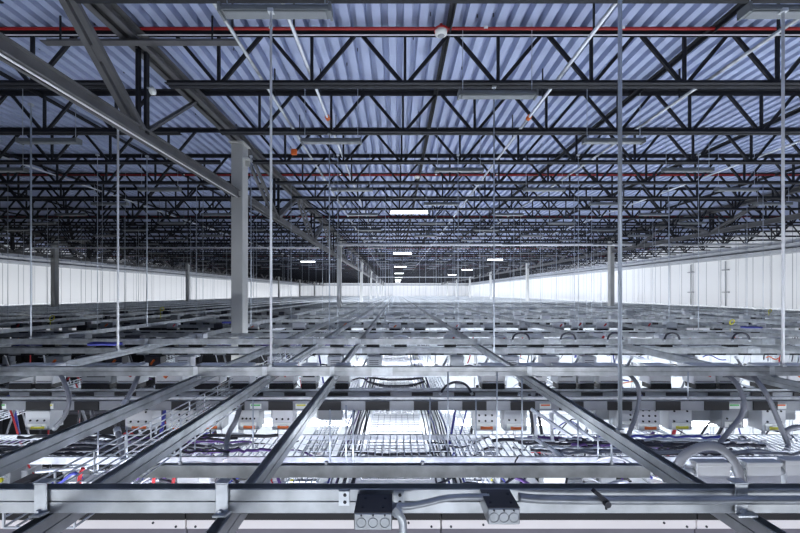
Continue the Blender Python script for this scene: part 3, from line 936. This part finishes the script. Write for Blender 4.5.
flex([(724, 372, 3.5), (736, 383, 3.36), (744, 401, 3.27), (741, 416, 3.25), (730, 430, 3.2), (720, 443, 3.15), (713, 458, 3.1)], .019, 'grey conduit curving down before the front busway, under the second cross strut')
flex([(750, 372, 3.5), (764, 390, 3.3), (773, 408, 3.25), (782, 430, 3.2), (788, 446, 3.15), (781, 454, 3.1), (766, 454, 3.1), (759, 462, 3.0)], .019, 'grey conduit curving down near the right edge')
flex([(627, 372, 3.5), (637, 384, 3.32), (639, 400, 3.27), (635, 418, 3.22), (628, 436, 3.15), (620, 455, 3.0)], .017, 'dark grey conduit curving down behind the long right rail')
flex([(58, 370, 3.5), (65, 384, 3.32), (69, 400, 3.25), (65, 415, 3.25), (55, 428, 3.3)], .017, 'grey conduit curving down beside the yellow switch box')
flex([(140, 371, 3.5), (133, 388, 3.3), (124, 404, 3.2)], .02, 'grey conduit behind the far left rail, leaning over the busway')
flex([(241, 403, 3.4), (236, 420, 3.3), (228, 436, 3.2), (226, 461, 2.9)], .022, 'grey conduit strap dropping between boxes with orange switches')
flex([(117, 430, 3.0), (121, 444, 2.9), (124, 460, 2.8)], .02, 'pale grey conduit dropping beside the raised wire basket')
flex([(440, 394, 3.8), (446, 386, 3.8), (456, 382, 3.8), (466, 385, 3.8), (472, 394, 3.8)], .012, 'black conduit arching over the rear busway by the middle aisle', 'cable')
flex([(793, 440, 3.2), (786, 432, 3.2), (796, 427, 3.2), (806, 428, 3.2)], .02, 'dark conduit bend cut off by the right edge')
for i, (x, r) in enumerate(((521, 9), (568, 8), (615, 8), (672, 8), (741, 9))):
    flex([(x - r, 341, 5.3), (x - r * .7, 335, 5.3), (x, 333, 5.3), (x + r * .7, 335, 5.3), (x + r, 341, 5.3)], .013, 'small black conduit arch over a far strut, %s of the row' % ORD[i], 'cable', None, False)
for i, (x, dx) in enumerate(((440, 8), (480, 9), (527, 9), (570, 9), (624, 8), (745, -9), (350, -8), (360, 8))):
    flex([(x, 372, 6.2), (x + dx * .4, 366, 6.2), (x + dx, 357, 6.2)], .018, 'short dark conduit between the second and third rows, %s counted from the middle' % ORD[i], 'flex', None, False)

# grey enclosures at the lower right
for i, (a, b, y0, y1) in enumerate(((697, 731, 463, 487), (747, 782, 463, 486), (786, 816, 461, 486))):
    d = 2.4
    x0, x1 = (a - VX) * d / F, (b - VX) * d / F
    h = (y1 - y0) * d / F
    t = thing('enclosure', W((x0 + x1) / 2, d, -(y1 - VY) * d / F), 'grey metal enclosure behind the nearest strut, %s of three at right' % ORD[i], 'electrical box')
    obj('body', MB().lohi((-(x1 - x0) / 2, 0, 0), ((x1 - x0) / 2, .055, h)), 'box', t, .006)
    obj('lid', MB().lohi((-(x1 - x0) / 2 - .005, -.006, h - .02), ((x1 - x0) / 2 + .005, .058, h + .004)), 'box', t, .003)
    obj('cable_gland', MB().tube([(-(x1 - x0) / 2 - .05, .03, h * .5), (-(x1 - x0) / 2, .03, h * .55)], .028, 12), 'galv2', t, smooth=True)
    obj('foot', MB().lohi((-.02, .01, -(RT - (y1 - VY) * d / F)), (.02, .05, 0)), 'galv', t)
# small coloured marks near the bottom strut
for i, (px, py, d, mt) in enumerate(((154, 478, 2.7, 'cablered'), (174, 478, 2.7, 'cablered'), (80, 476, 2.6, 'cablered'))):
    o = obj('cable_end', MB().tube(catm([PX(px - 1, py + 10, d), PX(px, py, d), PX(px + 3, py - 8, d)]), .012, 8), mt, smooth=True)
    tag(o, 'red cable end poking up behind the nearest strut, %s from the left edge' % ORD[(1, 2, 0)[i]], 'cable')
for i, (px, py, d) in enumerate(((52, 318, 9.5), (162, 309, 12), (732, 322, 9.5), (770, 311, 14))):
    t = thing('yellow_tag', PX(px, py, d), 'yellow tag loop on the far grid, %s from the left' % ORD[i], 'tag')
    pts = [Vector((.055 * math.cos(a) + .02 * math.sin(a), 0, .06 * math.sin(a))) for a in [2 * PI * q / 12 for q in range(13)]]
    obj('loop', MB().tube(pts, .014, 6), 'yellow', t, smooth=True)
    obj('strap', MB().lohi((-.05, -.005, -.30), (-.035, .005, -.04)), 'yellow', t)
for i, (a, b, y, d) in enumerate(((88, 117, 343, 5.2), (222, 231, 321, 8.6), (745, 762, 326, 8.0))):
    x0, x1 = (a - VX) * d / F, (b - VX) * d / F
    t = thing('cable_pack', W((x0 + x1) / 2, d, -(y + 2 - VY) * d / F), 'blue cable pack lying on the grid, %s counted across' % ORD[i], 'cable pack')
    for q in range(4):
        obj('coil', MB().tube(wob((-(x1 - x0) / 2, .03 * q, .012), ((x1 - x0) / 2, .03 * q, .012), 6, .006), .02, 7), 'cableblue', t, smooth=True)

# ------------------------------------------------------------------ junction boxes and conduit on the nearest strut
def jbox(px0, px1, dback, yt, hh, lab, lean):
    df = 1.165
    x0, x1 = (px0 - VX) * df / F, (px1 - VX) * df / F
    w = x1 - x0; dp = 1.275 - df
    t = thing('junction_box', W((x0 + x1) / 2, df, -yt - hh), lab, 'junction box')
    obj('body', MB().lohi((-w / 2, 0, 0), (w / 2, dp, hh)), 'galv', t, .003)
    lid = obj('cover', MB().lohi((-w / 2, 0.002, hh), (w / 2, dp, hh + .003)), 'dark', t, label='dark top cover')
    for (x, y) in ((-.035, .03), (.03, .03), (-.03, .08), (.035, .08)):
        obj('screw', MB().tube([(x, y, hh + .003), (x, y, hh + .006)], .005, 8), 'mark', lid)
    for q in (-1, 0, 1):
        cx = q * w * .31
        pts = [Vector((cx + .0145 * math.cos(a), -.001, hh * .46 + .0145 * math.sin(a))) for a in [2 * PI * i / 20 for i in range(21)]]
        obj('knockout', MB().tube(pts, .0010, 5, False), 'grey', t)
        obj('rivet', MB().tube([(cx, -.002, hh * .9), (cx, .001, hh * .9)], .003, 6), 'mark', t)
    return t
jbox(354, 392, 0, .680, .052, 'square steel junction box on the nearest strut, left of the pair', 0)
jbox(488, 520, 0, .665, .050, 'square steel junction box on the nearest strut, right of the pair', 0)
# tube between and beyond the boxes
def tubepx(P, r, name, lab, mt='galv', cat='conduit', n=12):
    o = obj(name, MB().tube(catm([PX(*q) for q in P], 8), r, n), mt, smooth=True)
    tag(o, lab, cat); return o
tubepx([(392, 506, 1.22), (408, 506, 1.22), (425, 503, 1.22), (445, 498.5, 1.23), (465, 497, 1.24), (489, 497, 1.24)], .0105, 'steel_conduit', 'bent steel conduit joining the two junction boxes')
tubepx([(519, 497, 1.24), (540, 499, 1.24), (600, 500, 1.24), (700, 500, 1.24), (860, 500, 1.24)], .0135, 'steel_conduit', 'straight steel conduit along the nearest strut, running to the right edge')
t = thing('conduit_elbow', PX(396, 507, 1.2), 'short steel elbow hanging beside the left junction box', 'conduit')
p = [PX(394, 508, 1.2), PX(398, 513, 1.2), PX(402, 520, 1.2), PX(403, 530, 1.2), PX(402, 545, 1.2)]
b0 = t.location
obj('tube', MB().tube([q - b0 for q in catm(p)], .013, 12), 'galv2', t, smooth=True)
obj('lock_nut', MB().tube([p[0] - b0 + Vector((-.004, 0, .002)), p[1] - b0], .018, 8), 'galv2', t)
for i, (px, lab) in enumerate(((344, 'small bolted strut bracket left of the left junction box'), (399, 'small bolted strut bracket right of the left junction box'))):
    t = thing('strut_bracket', PX(px, 501, 1.272), lab, 'bracket')
    obj('plate', MB().lohi((-.018, 0, -.016), (.018, .006, .032)), 'galv2', t)
    for z in (-.004, .02): obj('hole', MB().tube([(.003, -.001, z), (.003, .002, z)], .006, 10), 'mark', t)
t = thing('pipe_strap', PX(604, 499, 1.225), 'dark pipe strap with a screw on the straight conduit', 'strap')
obj('strap', MB().bar((-.035, 0, .028), (.008, 0, -.006), .016, .012), 'mark', t)
obj('bolt', MB().tube([(.006, -.014, -.012), (.006, .0, -.012)], .011, 8), 'dark', t)
obj('screw', MB().tube([(.004, -.006, -.03), (.004, -.006, -.018)], .004, 6), 'mark', t)
# angle straps where the rails meet the nearest strut
for i, (px, lab) in enumerate(((41, 'bent steel strap holding the outer left rail to the nearest strut'), (222, 'bent steel strap holding the first left rail to the nearest strut'), (741, 'bent steel strap holding the right rail to the nearest strut'))):
    d = 1.272
    t = thing('rail_strap', PX(px, 512, d), lab, 'strap')
    obj('strap', MB().lohi((-.021, -.004, -.004), (.021, .002, .098)), 'galv2', t, .002)
    obj('top_bend', MB().lohi((-.021, -.004, .094), (.021, .03, .099)), 'galv2', t)
    obj('foot', MB().bar((-.02, -.004, -.006), (.03, -.02, .004), .03, .006), 'galv2', t)
    obj('bolt', MB().tube([(-.004, -.012, .004), (-.004, .0, .004)], .007, 6), 'galv2', t)

# ------------------------------------------------------------------ wall risers
for i, (y, ) in enumerate(((23.8,), (26.6,))):
    t = thing('wall_pipe', W(XR - .06, y, -1.5), 'thin pipe with two brackets rising on the panelled wall, %s of two' % ORD[i], 'pipe')
    obj('pipe', MB().tube([(0, 0, 0), (0, 0, 3.5)], .03, 8), 'trim', t, smooth=True)
    for z in (1.55, 2.95): obj('bracket', MB().box((0, 0, z), (.08, .5, .07)), 'grey', t)

# ------------------------------------------------------------------ lamps
UP, DOWN = 170, 270
def area(name, loc, rot, sx, sy, power, col=(.93, .96, 1.0)):
    l = bpy.data.lights.new(name, 'AREA'); l.shape = 'RECTANGLE'; l.size = sx; l.size_y = sy; l.energy = power; l.color = col
    o = bpy.data.objects.new(name, l); C.objects.link(o); o.location = loc; o.rotation_euler = rot
    return o
tube0 = None
for k in range(-4, 10):
    d = 2.52 if k == 0 else 2.0 + 3 * k
    if k < 0: d = 1.6 + 3 * k
    area('aisle_uplight', W(3.6 if k >= 0 else 0, d, -1.75), (PI, 0, 0), 18 if k >= 0 else 12, .35, (UP * 1.15 if k == 0 else UP) if k >= 0 else 80, (.86, .92, 1.0))
    area('aisle_or_fill_downlight', W(3.6 if k >= 0 else 0, d, -1.45), (0, 0, 0), 18 if k >= 0 else 12, .35, DOWN if k >= 0 else 150, (.86, .92, 1.0))
    if 0 <= k < 4:
        for j in range(-1, 4):
            x = 1.4 + 2.6 * j
            lab = 'lit tube light in the %s aisle between cabinet rows' % ORD[k]; g = 'tube lights of the %s aisle' % ORD[k]
            if tube0 is None:
                tube0 = thing('aisle_light', W(x, d, -1.72), lab, 'light', g)
                obj('housing', MB().lohi((-.6, -.03, .0), (.6, .03, .05)), 'white', tube0)
                obj('tube', MB().tube([(-.58, 0, -.02), (.58, 0, -.02)], .018, 8), 'tube', tube0)
                obj('end_cap', MB().lohi((-.61, -.03, -.04), (-.58, .03, .05)), 'white', tube0)
                obj('end_cap', MB().lohi((.58, -.03, -.04), (.61, .03, .05)), 'white', tube0)
            else: dup(tube0, W(x, d, -1.72), lab, g)
area('aisle_or_fill_downlight', W(0, .35, -1.1), (.5, 0, 0), 7, .2, 85)  # fill lamp added out of view, tilted to brighten the pale fascia
for k in range(5):
    area('aisle_uplight', W(4, 38 + 14 * k, -1.6), (PI, 0, 0), 26, 10, 3300, (.86, .92, 1.0))
area('wall_washer', W(XR - 4, 55, -.3), (0, -PI / 2 - .15, 0), .8, 100, 1450)
area('wall_washer', W(XL + 4, 55, -.3), (0, PI / 2 + .15, 0), .8, 100, 1700)
area('wall_washer', W(-3, DF - 8, -.4), (PI / 2 + .1, 0, 0), 44, .8, 1500)

# ------------------------------------------------------------------ world, camera, output look
w = bpy.data.worlds.new('hall_world'); SC.world = w
w.use_nodes = True
w.node_tree.nodes['Background'].inputs[0].default_value = (.5, .6, .8, 1)
w.node_tree.nodes['Background'].inputs[1].default_value = 0.02
cam = bpy.data.cameras.new('camera')
cam.sensor_width = 36; cam.lens = F * 36 / 800
cam.shift_x = (400 - VX) / 800; cam.shift_y = (VY - 266.5) / 800
cam.clip_start = .02; cam.clip_end = 400
co = bpy.data.objects.new('camera', cam); C.objects.link(co)
co.location = W(0, 0, 0); co.rotation_euler = (PI / 2, 0, 0)
SC.camera = co
vs = SC.view_settings
vs.view_transform = 'Standard'; vs.look = 'None'; vs.gamma = 1; vs.use_curve_mapping = False
vs.exposure = 0.12
try:
    SC.cycles.use_denoising = True
    SC.cycles.max_bounces = 6
    SC.cycles.diffuse_bounces = 3
    SC.cycles.glossy_bounces = 3
except Exception:
    pass
